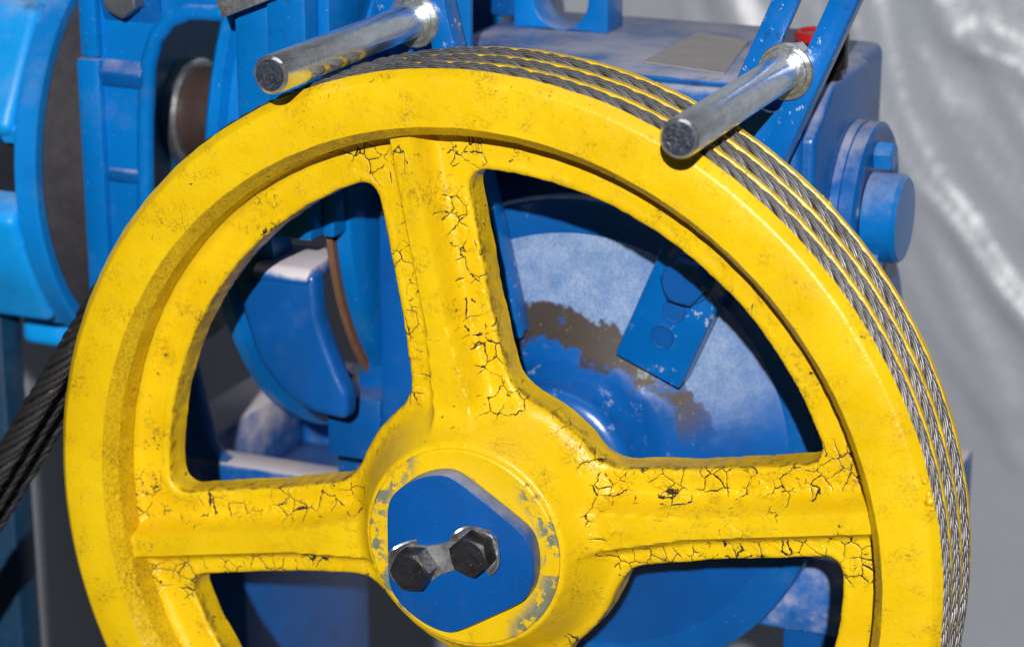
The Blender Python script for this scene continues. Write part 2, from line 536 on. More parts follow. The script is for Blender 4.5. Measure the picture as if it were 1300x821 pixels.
# ================================================================== SETTING: floor and plastic sheet behind
def build_floor():
    n = 2
    o = obj("floor", [(-6000, -4000, -1100), (6000, -4000, -1100), (6000, 6000, -1100), (-6000, 6000, -1100)], [(0, 1, 2, 3)], M['floor'])
    o["kind"] = "structure"
build_floor()

def build_sheet():
    # hanging plastic film with slanted folds (polyline ridges given in the sheet's own x, z)
    ridges = [
        ([(-260, 260), (-203, 101), (-177, 32), (-145, -65), (-100, -143), (-38, -211), (1, -262), (63, -320), (200, -450)], 22, 15),
        ([(-160, 240), (-108, 89), (-88, 46), (-69, 13), (-37, 4), (-6, -5), (35, -41), (160, -130)], 17, 12),
        ([(-90, 150), (-62, 57), (-47, 23), (-25, -20), (40, -120)], 16, 8),
        ([(-190, 60), (-160, -48), (-128, -137), (-68, -242), (20, -400)], 24, 8),
        ([(-420, 200), (-331, 48), (-300, -14), (-240, -200)], 40, 12),
        ([(-1150, 200), (-1050, -300), (-1000, -700), (-990, -1000)], 60, 22),
        ([(-1400, 0), (-1340, -500), (-1310, -1000)], 50, 18),
        ([(-760, 300), (-700, -200), (-640, -900)], 70, 20),
        ([(300, 300), (420, 0), (620, -500)], 60, 20),
        ([(-230, 40), (-190, -60), (-150, -180), (-60, -330), (40, -460)], 11, 5),
        ([(-130, 120), (-110, 0), (-80, -60), (-20, -140), (60, -230)], 10, 5),
        ([(-60, -60), (-20, -90), (20, -150), (90, -260)], 9, 4),
        ([(-420, 120), (-380, 40), (-350, -60)], 14, 6),
    ]
    xs = np.linspace(-2600, 1400, 361)
    zs = np.linspace(-1098, 1500, 260)
    X, Z = np.meshgrid(xs, zs, indexing='ij')
    D = np.zeros_like(X)
    D += 10 * np.sin(X * 0.0041 + Z * 0.0062) + 7 * np.sin(X * 0.011 - Z * 0.004 + 1.3) + 12 * np.sin(X * 0.0023 - 0.7)
    for pl, w, h in ridges:
        best = np.full_like(X, 1e9); sgn = np.zeros_like(X)
        for (ax, az), (bx, bz) in zip(pl[:-1], pl[1:]):
            dx, dz = bx - ax, bz - az
            L2 = dx * dx + dz * dz
            t = np.clip(((X - ax) * dx + (Z - az) * dz) / L2, 0, 1)
            px, pz = ax + t * dx, az + t * dz
            d = np.hypot(X - px, Z - pz)
            best = np.minimum(best, d)
        wob = w * (1 + 0.3 * np.sin(Z * 0.009 + X * 0.006))
        D -= h * np.exp(-(best / wob) ** 2 * 1.6)
    Y = 1500 + D + 0.04 * (Z)
    verts = np.stack([X, Y, Z], -1).reshape(-1, 3)
    nx, nz = X.shape
    idx = np.arange(nx * nz).reshape(nx, nz)
    f = np.stack([idx[:-1, :-1], idx[1:, :-1], idx[1:, 1:], idx[:-1, 1:]], -1).reshape(-1, 4)
    o = obj("plastic_sheet", verts, f.tolist(), M['sheet'], None, None)
    o["label"] = "wrinkled grey translucent plastic sheet hanging behind the whole machine"
    o["category"] = "plastic sheet"
build_sheet()

# ================================================================== SHEAVE (yellow wheel)
SPK = 101.0          # one spoke points this way, the others follow every 90 degrees
def smin(a, b, k):
    h = np.clip(0.5 + 0.5 * (b - a) / k, 0, 1)
    return b * (1 - h) + a * h - k * h * (1 - h)

def value_noise(x, y, s, seed=0):
    """smooth 2D value noise in -1..1"""
    rng = np.random.RandomState(seed)
    T = rng.rand(257, 257) * 2 - 1
    xs, ys = x / s + 1000.3, y / s + 1000.7
    xi, yi = np.floor(xs).astype(int), np.floor(ys).astype(int)
    fx, fy = xs - xi, ys - yi
    fx = fx * fx * (3 - 2 * fx); fy = fy * fy * (3 - 2 * fy)
    xi %= 256; yi %= 256
    return (T[xi, yi] * (1 - fx) + T[xi + 1, yi] * fx) * (1 - fy) + (T[xi, yi + 1] * (1 - fx) + T[xi + 1, yi + 1] * fx) * fy

def window_sdf(u, v):
    """negative inside one of the four openings; u, v are spoke-aligned, folded into one quadrant"""
    a, b = np.abs(u), np.abs(v)
    r = np.hypot(u, v)
    rho = 12.0
    hu = 27.0 + 3.0 * np.clip((130 - b) / 60, 0, 1)
    hv = np.where(v > 0, 27.5, 23.5) + 3.0 * np.clip((130 - a) / 60, 0, 1)
    g = np.stack([r - (203.0 - rho), (hu + rho) - a, (hv + rho) - b])
    d1 = np.sqrt((np.maximum(g, 0) ** 2).sum(0)) + np.minimum(g.max(0), 0) - rho
    rin = 81.0 - r
    k = 14.0
    h = np.clip(0.5 + 0.5 * (d1 - rin) / k, 0, 1)
    d = rin * (1 - h) + d1 * h + k * h * (1 - h)
    d = d + 0.28 * value_noise(u, v, 4.0, 3) + 0.25 * value_noise(u, v, 16.0, 4)
    return d

def web_height(u, v, d):
    r = np.hypot(u, v)
    Y = np.full_like(u, 28.0) + 0.25 * value_noise(u, v, 18.0, 5)
    # four ribs
    for (al, pe) in ((u, v), (-u, v), (v, u), (-v, u)):
        p = np.abs(pe)
        half = 6.2 + np.clip(120 - al, 0, 60) * 0.10
        yr = 12.5 + 0.2 * np.clip(p, 0, 6) / 6 + np.maximum(0, p - half) * 2.5
        yr = np.where(al > 0, yr, 60.0)
        Y = smin(Y, yr, 7.0)
    # hub flare
    yh = -3.0 + np.maximum(0, r - 58.5) * 1.75
    Y = smin(Y, yh, 13.0)
    # fillet up to the rim wall
    t = np.clip((r - 217.0) / 9.0, 0, 1)
    Y = np.minimum(Y, 28.4 - 8.0 * (1 - np.sqrt(np.clip(1 - t * t, 0, 1))) + 0 * Y)
    # rounded lip at the openings
    q = np.clip(1.9 - d, 0, 1.9)
    Y = Y + (1.9 - np.sqrt(np.clip(1.9 ** 2 - q ** 2, 0, None)))
    # slightly proud, uneven bead of paint just inside the lip
    Y = Y - 0.45 * np.exp(-((d - 3.2) / 1.6) ** 2) * (0.6 + 0.9 * value_noise(u, v, 7.0, 6))
    return Y

def build_web(root):
    h = 1.15
    N = int(229 // h)
    g = np.arange(-N, N + 1) * h
    U, V = np.meshgrid(g, g, indexing='ij')
    Dw = window_sdf(U, V)
    Rr = np.hypot(U, V)
    n = len(g)
    ins = (Dw >= 0)
    c_in = ins[:-1, :-1].astype(int) + ins[1:, :-1] + ins[1:, 1:] + ins[:-1, 1:]
    rc = np.hypot((U[:-1, :-1] + U[1:, 1:]) / 2, (V[:-1, :-1] + V[1:, 1:]) / 2)
    ok = (rc < 227.0) & (rc > 50.0)
    pts = {}; P2 = []
    def vid(i, j):
        k = (i, j)
        if k not in pts:
            pts[k] = len(P2); P2.append((g[i], g[j]))
        return pts[k]
    epts = {}
    def eid(i, j, i2, j2):
        k = (i, j, i2, j2) if (i, j) < (i2, j2) else (i2, j2, i, j)
        if k not in epts:
            a, b, c, e = k
            d0, d1 = Dw[a, b], Dw[c, e]
            t = d0 / (d0 - d1)
            epts[k] = len(P2)
            P2.append((g[a] + (g[c] - g[a]) * t, g[b] + (g[e] - g[b]) * t))
        return epts[k]
    faces = []; bedges = []
    fi, fj = np.nonzero(ok & (c_in == 4))
    for i, j in zip(fi.tolist(), fj.tolist()):
        faces.append((vid(i, j), vid(i + 1, j), vid(i + 1, j + 1), vid(i, j + 1)))
    pi_, pj_ = np.nonzero(ok & (c_in > 0) & (c_in < 4))
    for i, j in zip(pi_.tolist(), pj_.tolist()):
        cs = [(i, j), (i + 1, j), (i + 1, j + 1), (i, j + 1)]
        poly = []; cr = []
        for q in range(4):
            a, b = cs[q], cs[(q + 1) % 4]
            if ins[a]: poly.append(vid(*a))
            if ins[a] != ins[b]:
                e = eid(*a, *b); poly.append(e); cr.append(e)
        if len(poly) >= 3:
            faces.append(tuple(poly))
            if len(cr) == 2: bedges.append((cr[0], cr[1]))
    A = np.array(P2)
    u, v = A[:, 0], A[:, 1]
    d = window_sdf(u, v)
    d = np.maximum(d, 0)
    Yf = web_height(u, v, d)
    a = R_(SPK - 90)
    X = u * math.cos(a) - v * math.sin(a)
    Zz = u * math.sin(a) + v * math.cos(a)
    nv = len(A)
    # window walls: rows from the lip to the back, with a ragged painted look
    bset = sorted({e for be in bedges for e in be})
    bidx = {e: k for k, e in enumerate(bset)}
    rows = [0.25, 0.55, 0.8, 1.0]
    verts = np.stack([X, Yf, Zz], -1).tolist()
    base = nv
    ub, vb = u[bset], v[bset]
    eps = 0.5
    gx = (window_sdf(ub + eps, vb) - window_sdf(ub - eps, vb)); gy = (window_sdf(ub, vb + eps) - window_sdf(ub, vb - eps))
    gl = np.hypot(gx, gy) + 1e-9; gx /= gl; gy /= gl
    for k, f in enumerate(rows):
        off = -0.6 * f + 0.45 * value_noise(ub * 1.0 + 31 * k, vb, 11.0, 9 + k)
        uu, vv = ub + gx * off, vb + gy * off
        yy = Yf[bset] + (46.0 - Yf[bset]) * f
        xx = uu * math.cos(a) - vv * math.sin(a); zz = uu * math.sin(a) + vv * math.cos(a)
        verts += np.stack([xx, yy, zz], -1).tolist()
    nb = len(bset)
    for e0, e1 in bedges:
        k0, k1 = bidx[e0], bidx[e1]
        pr = (e0, e1)
        for k in range(len(rows)):
            cur = (base + k * nb + k0, base + k * nb + k1)
            faces.append((pr[0], cur[0], cur[1], pr[1]))
            pr = cur
    # attributes: crack strength and opening-edge grime
    p = np.minimum(np.abs(u), np.abs(v))
    r = np.hypot(u, v)
    strip = np.clip((p - 9) / 5, 0, 1) * np.clip((46 - p) / 10, 0, 1) * np.clip((r - 66) / 14, 0, 1)
    crack = 0.36 * np.ones(nv) + 0.36 * strip
    ang = (np.degrees(np.arctan2(Zz, X)) + 360) % 360
    crack += 0.40 * strip * np.exp(-(((ang - 8 + 180) % 360 - 180) / 16.0) ** 2)
    crack += 0.26 * strip * np.exp(-(((ang - 194 + 180) % 360 - 180) / 12.0) ** 2)
    crack += 0.12 * strip * np.exp(-(((ang - 92 + 180) % 360 - 180) / 8.0) ** 2)
    crack -= 0.35 * np.clip((70 - r) / 10, 0, 1)
    edge = 0.9 * np.exp(-d / 1.6)
    crack = np.concatenate([crack, np.full(len(rows) * nb, 0.3)])
    edge = np.concatenate([edge, np.repeat([0.78, 0.62, 0.5, 0.45], nb)])
    org = np.array(ORG[root.name])
    me = bpy.data.meshes.new("spoked_web")
    me.from_pydata(((np.array(verts) - org) * MM).tolist(), [], faces)
    me.update()
    at = me.attributes.new("crack", 'FLOAT', 'POINT'); at.data.foreach_set("value", crack.astype(np.float32))
    at = me.attributes.new("edge", 'FLOAT', 'POINT'); at.data.foreach_set("value", edge.astype(np.float32))
    # orient faces towards the viewer side (-Y)
    bm = bmesh.new(); bm.from_mesh(me)
    bmesh.ops.recalc_face_normals(bm, faces=bm.faces)
    bm.to_mesh(me); bm.free()
    smooth_mesh(me, 50)
    me.materials.append(M['yellow_web'])
    o = bpy.data.objects.new("spoked_web", me)
    COL.objects.link(o); o.parent = root; ORG[o.name] = ORG[root.name]
    return o

ROPE_Y = (14.5, 36.0, 57.5)
ROPE_R = 255.4
def build_sheave():
    root = thing("rope_sheave", (0, 0, -262), "large yellow spoked wheel with cracked paint carrying three steel ropes", "sheave")
    # rim
    prof = [(226.5, 71.0), (258.5, 71.8), (261.0, 70.5)]
    for yc in reversed(ROPE_Y):
        prof += [(261.0, yc + 9.0), (259.8, yc + 8.5), (251, yc + 6.8), (247.0, yc), (251, yc - 6.8), (259.8, yc - 8.5), (261.0, yc - 9.0)]
    prof += [(260.6, 5.0), (259.9, 4.2), (257.0, 1.1), (256.2, 0.45), (254.9, 0.0), (242, -0.25), (231.2, 0.0), (231.6, 2.0), (228.5, 12.0), (225.6, 24.0), (224.6, 33.0), (224.6, 60.0)]
    # uneven casting: small random wobble round the rim
    n = 360
    verts = []; faces = []
    k = len(prof)
    for i in range(n):
        t = 2 * math.pi * i / n
        wob = 0.25 * mnoise.noise(Vector((math.cos(t) * 9, math.sin(t) * 9, 0)))
        for q, (r, y) in enumerate(prof):
            w2 = 0.35 * mnoise.noise(Vector((math.cos(t) * 26, math.sin(t) * 26, q * 0.7)))
            verts.append(((r + wob + w2) * math.cos(t), y + w2 * 0.5, (r + wob + w2) * math.sin(t)))
    for i in range(n):
        j = (i + 1) % n
        for q in range(k):
            q2 = (q + 1) % k
            faces.append((i * k + q, j * k + q, j * k + q2, i * k + q2))
    rim = obj("rim", verts, faces, M['yellow_rim'], root, 32)
    verts = []; faces = []
    cp = [(231.3, -0.02), (230.9, 0.15), (225.9, 7.9), (225.2, 8.8), (224.2, 23.0), (226.0, 26.0), (232.5, 3.0)]
    k = len(cp)
    for i in range(n):
        t = 2 * math.pi * i / n
        for q, (r, y) in enumerate(cp):
            w2 = 0.35 * mnoise.noise(Vector((math.cos(t) * 40, math.sin(t) * 40, q * 0.7 + 5)))
            verts.append(((r + w2) * math.cos(t), y, (r + w2) * math.sin(t)))
    for i in range(n):
        j = (i + 1) % n
        for q in range(k):
            faces.append((i * k + q, j * k + q, j * k + (q + 1) % k, i * k + (q + 1) % k))
    obj("rim_chamfer", verts, faces, M['yellow_grimy'], rim, 28)
    build_web(root)
    # hub boss ring, a turned face a little proud of the casting
    lathe("hub", [(20, -5.5), (55.2, -5.5), (56.4, -4.6), (57.0, 6.0), (57.0, 80.0), (20, 80.0)], (0, 0), 'Y', M['hub'], root, 120)
    # three-sided end plate
    pts = []
    for i in range(180):
        a = 2 * math.pi * i / 180
        q = (1 / 46.3) ** 26
        for fl, dd in ((58, 38.6), (180, 39.4), (302, 38.6)):
            cc = math.cos(a - R_(fl))
            if cc > 0.2: q += (cc / dd) ** 26
        r = q ** (-1 / 26)
        pts.append((r * math.cos(a), r * math.sin(a)))
    pl = prism("end_plate", pts, 'Y', -17.5, -5.7, M['blue_plate'], root, 0.9, 2)
    B1, B2 = Vector((15.0, -17.6, 7.0)), Vector((-20.0, -17.6, -7.5))
    # lock tab: bent galvanised strip lying under both bolt heads
    d = (B1 - B2).normalized(); w = Vector((-d.z, 0, d.x))
    y = Vector((0, -1, 0))
    out = []
    for i in range(31):
        t_ = -math.pi / 2 + math.pi * i / 30
        p = B1 + (d * math.cos(t_) + w * math.sin(t_)) * 12.2; out.append((p.x, p.z))
    for s_ in np.linspace(0.8, 0.2, 9):
        p = B2 + (B1 - B2) * s_ + w * (8.0 + 4.0 * abs(2 * s_ - 1) ** 2); out.append((p.x, p.z))
    for i in range(31):
        t_ = math.pi / 2 + math.pi * i / 30
        p = B2 + (d * math.cos(t_) + w * math.sin(t_)) * 12.2; out.append((p.x, p.z))
    for s_ in np.linspace(0.2, 0.8, 9):
        p = B2 + (B1 - B2) * s_ - w * (8.0 + 4.0 * abs(2 * s_ - 1) ** 2); out.append((p.x, p.z))
    tab = prism("lock_tab", out, 'Y', -19.2, -17.7, M['galv'], root, 0.35, 1)
    def upturn(c, a0, a1, hh, seedv):
        bm = bmesh.new()
        n = 20; th = 1.1
        grid = []
        for i in range(n + 1):
            a_ = a0 + (a1 - a0) * i / n
            e = min(1.0, 3.0 * min(i / n, 1 - i / n) + 0.15)
            row = []
            for (rr, f) in ((12.0, 0.0), (12.9, 0.25), (13.6, 0.6), (14.4, 1.0), (14.4 + th, 0.98), (13.6 + th, 0.55), (12.9 + th, 0.2), (12.0 + th, -0.02)):
                up = 1.7 + hh * f * e * (0.75 + 0.3 * math.sin(3.1 * a_ + seedv))
                row.append(bm.verts.new(c + (d * math.cos(a_) + w * math.sin(a_)) * (rr + 0.5 * f * math.sin(2.3 * a_ + seedv)) + y * up))
            grid.append(row)
        for r0, r1 in zip(grid[:-1], grid[1:]):
            for q in range(8):
                bm.faces.new((r0[q], r0[(q + 1) % 8], r1[(q + 1) % 8], r1[q]))
        bm.faces.new(grid[0]); bm.faces.new(list(reversed(grid[-1])))
        bmobj("upturned_tab", bm, M['galv'], tab, 50)
    upturn(B1, 0.55, 2.5, 10.0, 0.3)
    upturn(B1, -1.5, 0.35, 8.5, 1.7)
    upturn(B2, 1.2, 3.9, 10.0, 2.2)
    hexbolt("bolt", B1 + y * 1.6, (0, -1, 0), 20.5, 12.5, M['bolt_black'], root, 0.25)
    hexbolt("bolt", B2 + y * 1.6, (0, -1, 0), 20.5, 12.5, M['bolt_black'], root, 0.62)
    # dried paint runs on the rim edge
    for (th, yy, s) in ((14.2, 2.4, 2.6), (15.0, 3.2, 1.9), (16.6, 1.4, 1.5), (13.2, 3.6, 1.6), (47.5, 70.0, 2.2), (48.6, 70.2, 1.6), (72, 69.6, 1.5)):
        bm = bmesh.new()
        bmesh.ops.create_icosphere(bm, subdivisions=2, radius=s)
        for v_ in bm.verts:
            v_.co *= 1 + 0.35 * mnoise.noise(v_.co * 0.6 + Vector((th, yy, 0)))
        bm_c = Vector((259.8 * math.cos(R_(th)), yy, 259.8 * math.sin(R_(th))))
        bmesh.ops.rotate(bm, verts=bm.verts, matrix=Matrix.Rotation(R_(-th), 3, 'Y'))
        for v_ in bm.verts: v_.co = v_.co + bm_c
        bmobj("paint_drip", bm, M['yellow_rim'], root, None)
    return root

def hub_mat():
    t = NT("worn_hub_paint")
    col = t.mix(t.step(t.noise(18, 4), 0.35, 0.7), (0.75, 0.485, 0.003), (0.84, 0.565, 0.006))
    p = t.sep(t.co)
    # bare grey-green metal showing where the paint wore off near the rim of the boss
    x, z = p[0], t.math('SUBTRACT', p[2], 0.262)
    rr = t.math('SQRT', t.math('ADD', t.math('MULTIPLY', x, x), t.math('MULTIPLY', z, z)))
    band = t.step(rr, 0.043, 0.052)
    side = t.step(t.math('ABSOLUTE', t.math('ADD', t.math('MULTIPLY', x, 1.0), t.math('MULTIPLY', z, -0.05))), 0.026, 0.036)
    wn_ = t.noise(85, 6, 0.7)
    worn = t.math('MULTIPLY', t.math('MULTIPLY', band, side), t.step(wn_, 0.46, 0.53))
    col = t.mix(worn, col, t.mix(t.noise(300, 4), (0.12, 0.13, 0.08), (0.24, 0.26, 0.19)))
    gr = t.math('MULTIPLY', t.step(t.noise(120, 6, 0.7), 0.56, 0.72), 0.5)
    col = t.mix(gr, col, (0.30, 0.18, 0.02))
    h = t.math('SUBTRACT', t.noise(300, 3), t.math('MULTIPLY', worn, 0.8))
    return t.out(col, t.mixf(worn, 0.38, 0.6), 0.0, t.bump(h, 0.0005, 0.5))
M['hub'] = hub_mat()
build_sheave()

# ================================================================== WIRE ROPES
def build_rope(yc, label):
    th0 = R_(146.0)      # leaves the wheel on the left
    th1 = R_(-4.0)
    # arc-length path description
    Lb, La, Lc = 420.0, ROPE_R * (th0 - th1), 420.0
    tot = Lb + La + Lc
    t0 = Vector((-math.sin(th0), 0, math.cos(th0)))
    p0 = Vector((ROPE_R * math.cos(th0), yc, ROPE_R * math.sin(th0)))
    t1 = Vector((math.sin(th1), 0, -math.cos(th1)))
    p1 = Vector((ROPE_R * math.cos(th1), yc, ROPE_R * math.sin(th1)))
    def frame(s):
        if s < Lb:
            return p0 + t0 * (Lb - s), Vector((math.cos(th0), 0, math.sin(th0)))
        if s < Lb + La:
            th = th0 - (s - Lb) / ROPE_R
            nrm = Vector((math.cos(th), 0, math.sin(th)))
            return Vector((0, yc, 0)) + nrm * ROPE_R, nrm
        return p1 + t1 * (s - Lb - La), Vector((math.cos(th1), 0, math.sin(th1)))
    root = thing("wire_rope", tuple(frame(0)[0] - Vector((0, 0, 8))), label, "rope", "steel ropes in the sheave grooves")
    lay, ns, rs, rc = -70.0 + random.uniform(-4, 4), 8, 2.0, 5.6
    seg = int(tot / 2.8)
    sides = 9
    ph0 = random.random() * 6.28
    fr = [frame(tot * i / seg) for i in range(seg + 1)]
    yax = Vector((0, 1, 0))
    def tubes(name, rad, cr, phase, mat, sd):
        verts = []; faces = []; uvs = []
        cen = []
        for i, (p, nrm) in enumerate(fr):
            a = 2 * math.pi * (tot * i / seg) / lay + phase + 0.12 * math.sin(i * 0.061 + phase * 3)
            cen.append(p + (nrm * math.cos(a) + yax * math.sin(a)) * cr)
        for i in range(seg + 1):
            t = (cen[min(i + 1, seg)] - cen[max(i - 1, 0)]).normalized()
            p, nrm = fr[i]
            u = (yax - t * yax.dot(t)).normalized(); w = t.cross(u)
            for k in range(sd):
                a = 2 * math.pi * k / sd
                verts.append(cen[i] + (u * math.cos(a) + w * math.sin(a)) * rad)
        for i in range(seg):
            for k in range(sd):
                k2 = (k + 1) % sd
                faces.append((i * sd + k, i * sd + k2, (i + 1) * sd + k2, (i + 1) * sd + k))
                s0, s1 = tot * i / seg * MM, tot * (i + 1) / seg * MM
                uvs += [(k / sd, s0), ((k + 1) / sd, s0), ((k + 1) / sd, s1), (k / sd, s1)]
        org = ORG[root.name]
        me = bpy.data.meshes.new(name)
        me.from_pydata([tuple((v - org) * MM) for v in verts], [], faces)
        uvl = me.uv_layers.new(name="UVMap")
        uvl.data.foreach_set("uv", np.array(uvs, np.float32).ravel())
        me.update()
        bm_ = bmesh.new(); bm_.from_mesh(me); bmesh.ops.recalc_face_normals(bm_, faces=bm_.faces); bm_.to_mesh(me); bm_.free()
        smooth_mesh(me, None)
        me.materials.append(mat)
        o = bpy.data.objects.new(name, me)
        COL.objects.link(o); o.parent = root
    for s in range(ns):
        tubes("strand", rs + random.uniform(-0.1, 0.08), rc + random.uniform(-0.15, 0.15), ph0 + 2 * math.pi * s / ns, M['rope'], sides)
    tubes("core", 4.0, 0.0, 0.0, M['core'], 6)

build_rope(ROPE_Y[0], "grey steel rope in the groove nearest the wheel's front face")
build_rope(ROPE_Y[1], "grey steel rope in the middle groove between the two outer ropes")
build_rope(ROPE_Y[2], "grey steel rope in the rear groove beside the blue machine")

# ================================================================== ROPE GUARDS (slotted strap + zinc rod)
def build_guard(name_label, low, high, rodxz, rod_front, mirror, slot_lo, bolts, holes):
    low = Vector((low[0], 0, low[1])); high = Vector((high[0], 0, high[1]))
    d = (high - low).normalized(); w = Vector((d.z, 0, -d.x))     # w points to the right of the strap
    root = thing("rope_guard", (low.x, 150, low.z), name_label, "rope guard", "rope guard rods over the wheel")
    Y0, Y1 = 145.0, 151.0
    hw = 21.5
    L = (high - low).length
    def P2(s, t):
        q = low + d * s + w * t
        return (q.x, q.z)
    out = [P2(0, -hw), P2(0, hw), P2(L, hw), P2(L, -hw)]
    sl = []
    s0, s1, sw = slot_lo, L - 20, 7.2
    for i in range(13):
        a = math.pi + math.pi * i / 12
        sl.append(P2(s0 + math.sin(a) * sw, math.cos(a) * sw))
    for i in range(13):
        a = math.pi * i / 12
        sl.append(P2(s1 + math.sin(a) * sw, math.cos(a) * sw))
    st = prism("strap", out, 'Y', Y0, Y1, M['blue_strap'], root, 1.0, 2, holes=[sl])
    # turned-back flanges along both edges
    for sgn in (-1, 1):
        a, b = sgn * (hw - 4.0), sgn * (hw + 0.6)
        q = [P2(2, min(a, b)), P2(2, max(a, b)), P2(L - 2, max(a, b)), P2(L - 2, min(a, b))]
        prism("flange", q, 'Y', Y0 + 1.5, Y0 + 16, M['blue_strap'], root, 1.6, 3)
    # rod
    rx, rz = rodxz
    rr = 10.2
    rod = lathe("rod", [(rr - 2.0, rod_front + 0.3), (rr - 1.9, rod_front), (rr - 1.5, rod_front), (rr - 0.15, rod_front + 1.4), (rr, rod_front + 1.8), (rr, 143.0)], (rx, rz), 'Y', M['zinc'], root, 64, angle=25)
    lathe("rod_end", [(0.01, rod_front + 0.15), (rr - 2.05, rod_front + 0.15), (rr - 2.0, rod_front + 0.5)], (rx, rz), 'Y', M['rod_end'], rod, 48, angle=25)
    lathe("washer", [(8, 139.5), (12.8, 139.5), (13.4, 140.0), (13.4, 141.4), (8, 141.5)], (rx, rz), 'Y', M['zinc'], root, 40)
    lathe("washer", [(8, 141.6), (15.2, 141.6), (15.9, 142.2), (15.9, 144.6), (8, 144.7)], (rx + 0.5, rz - 0.3), 'Y', M['zinc'], root, 40)
    hexbolt("nut", (rx, 151.2, rz), (0, 1, 0), 24, 12, M['zinc'], root, 0.3)
    for s, t in bolts:
        x, z = P2(s, t)
        hexbolt("bolt", (x, Y0 - 0.8, z), (0, -1, 0), 24.5, 11.0, M['blue_clean'], root, 0.35)
        lathe("washer", [(9, Y0 - 2.2), (14.5, Y0 - 2.2), (15.2, Y0 - 1.6), (15.2, Y0 - 0.1)], (x, z), 'Y', M['blue_clean'], root, 36)
    for s, t in holes:
        x, z = P2(s, t)
        lathe("plugged_hole", [(0.01, Y0 - 0.25), (6.0, Y0 - 0.25), (6.6, Y0 - 0.9), (7.3, Y0 - 0.9), (7.6, Y0 - 0.05)], (x, z), 'Y', M['blue_clean'], root, 32)
    return root
build_guard("blue slotted strap with zinc rod crossing the ropes at the wheel's upper right",
            (51, 61), (168, 345), (128.5, 244.8), -35.0, False, 180.0, [(64, 0)], [(42, 0), (24, 0)])
build_guard("blue slotted strap with zinc rod crossing the ropes at the wheel's upper left",
            (-49, 66), (-116, 338), (-95.5, 257.3), -31.0, True, 180.0, [(45, 0)], [(20, 0)])

# ================================================================== GEARBOX behind the wheel
AX_Y, AX_Z = 305.0, 132.0     # worm / motor shaft axis (runs along X)
def build_gearbox():
    root = thing("gearbox", (0, 290, -60), "blue dusty cast gearbox behind the yellow wheel with lifting lug and red cap", "gearbox")
    # main case
    case = [(-128, -58), (96, -58), (120, -20), (128, 60), (128, 222), (-128, 222)]
    prism("case", case, 'Y', 186, 370, M['blue_dusty'], root, 7, 3)
    box("top_plate", -110, 98, 190, 366, 222.2, 226.5, M['blue_dusty'], root, 1.5)
    # label on top
    prism("label_plate", [(18, 221), (74, 206), (57, 308), (18, 323)], 'Z', 226.6, 227.6, M['label'], root, 0.3, 1)
    # right end block, chamfered
    end = [(190, -40), (190, 197), (229, 222.5), (306, 222.5), (331, 196), (334, -40)]
    prism("end_block", end, 'X', 100, 134.5, M['blue_dusty'], root, 4, 3)
    # end cover and its bolts
    CC = (276, 134)
    ec = lathe("end_cover", [(10, 134.6), (56, 134.8), (56, 140), (54.6, 140.6), (54.6, 141.8), (55.8, 142.2), (55.8, 149), (53, 151), (46, 151.2), (44, 150.2), (10, 150.2)], CC, 'X', M['blue_dusty'], root, 72)
    for a in (98, 218, 338):
        hexbolt("bolt", (150.4, CC[0] + 38 * math.cos(R_(a)), CC[1] + 38 * math.sin(R_(a))), (1, 0, 0), 16, 11, M['blue'], ec, 0.3)
    lathe("end_plug", [(5, 150.4), (27, 150.6), (27, 169), (25, 171.5), (5, 171.8)], (262, 136), 'X', M['blue'], root, 48)
    # lower bulge under the end cover
    lathe("bearing_housing", [(10, 100), (82, 101), (88, 108), (88, 140), (82, 146), (10, 147)], (300, 20), 'X', M['blue_clean'], root, 64)
    # lifting lug
    lug = [(-98, 226.6), (-98, 290), (-34, 290), (-34, 226.6)]
    lg = prism("lifting_lug", lug, 'Y', 300, 328, M['blue'], root, 2.5, 2, holes=[circle(-66, 246, 18.5, 40)])
    box("back_block", -128, -100, 330, 380, 226.6, 320, M['blue_dusty'], root, 3)
    # oil filler with red cap
    fl = lathe("filler_neck", [(13, 222.6), (13.5, 223), (13.5, 228), (16, 229), (16, 243), (15.5, 244), (4, 244)], (122, 240), 'Z', M['black'], root, 40)
    lathe("red_cap", [(15.2, 244.1), (16, 245), (16, 248.5), (15, 250.0), (12.6, 250.0), (12.2, 248.8), (0.01, 248.6)], (122, 240), 'Z', M['red'], fl, 40)
    # conical cover round the slow shaft, with its flange ring
    prof = [(20, 118), (40, 118), (46, 119.5), (50.0, 123), (51.5, 127), (51.2, 132), (55, 136), (58, 146), (64, 154), (129, 172), (132, 173)]
    lathe("shaft_cone", prof, (0, 0), 'Y', M['cone'], root, 120, angle=50)
    lathe("cone_flange", [(128, 173.2), (131, 172.8), (149, 172.8), (152, 174.0), (153, 176.5), (153, 192), (128, 192)], (0, 0), 'Y', M['blue_dusty'], root, 120)
    box("ledge", -128, 40, 176, 187, 176, 184, M['blue_dusty'], root, 2.5)
    # left bracket and foot seen through the wheel's left opening
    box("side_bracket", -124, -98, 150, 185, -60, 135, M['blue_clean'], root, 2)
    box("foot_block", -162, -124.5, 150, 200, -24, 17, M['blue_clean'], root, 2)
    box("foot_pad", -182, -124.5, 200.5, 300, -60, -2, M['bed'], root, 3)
    # upright front panel and posts above the wheel
    box("front_panel", -176, -76, 181, 186, 150, 330, M['blue'], root, 1.5)
    box("panel_post", -168, -142, 98, 140, 130, 330, M['blue'], root, 3)
    box("panel_post", -193, -168.5, 104, 170, 130, 330, M['blue'], root, 4)
    box("panel_rib", -142, -134, 112, 181, 130, 330, M['blue'], root, 1.5)
build_gearbox()

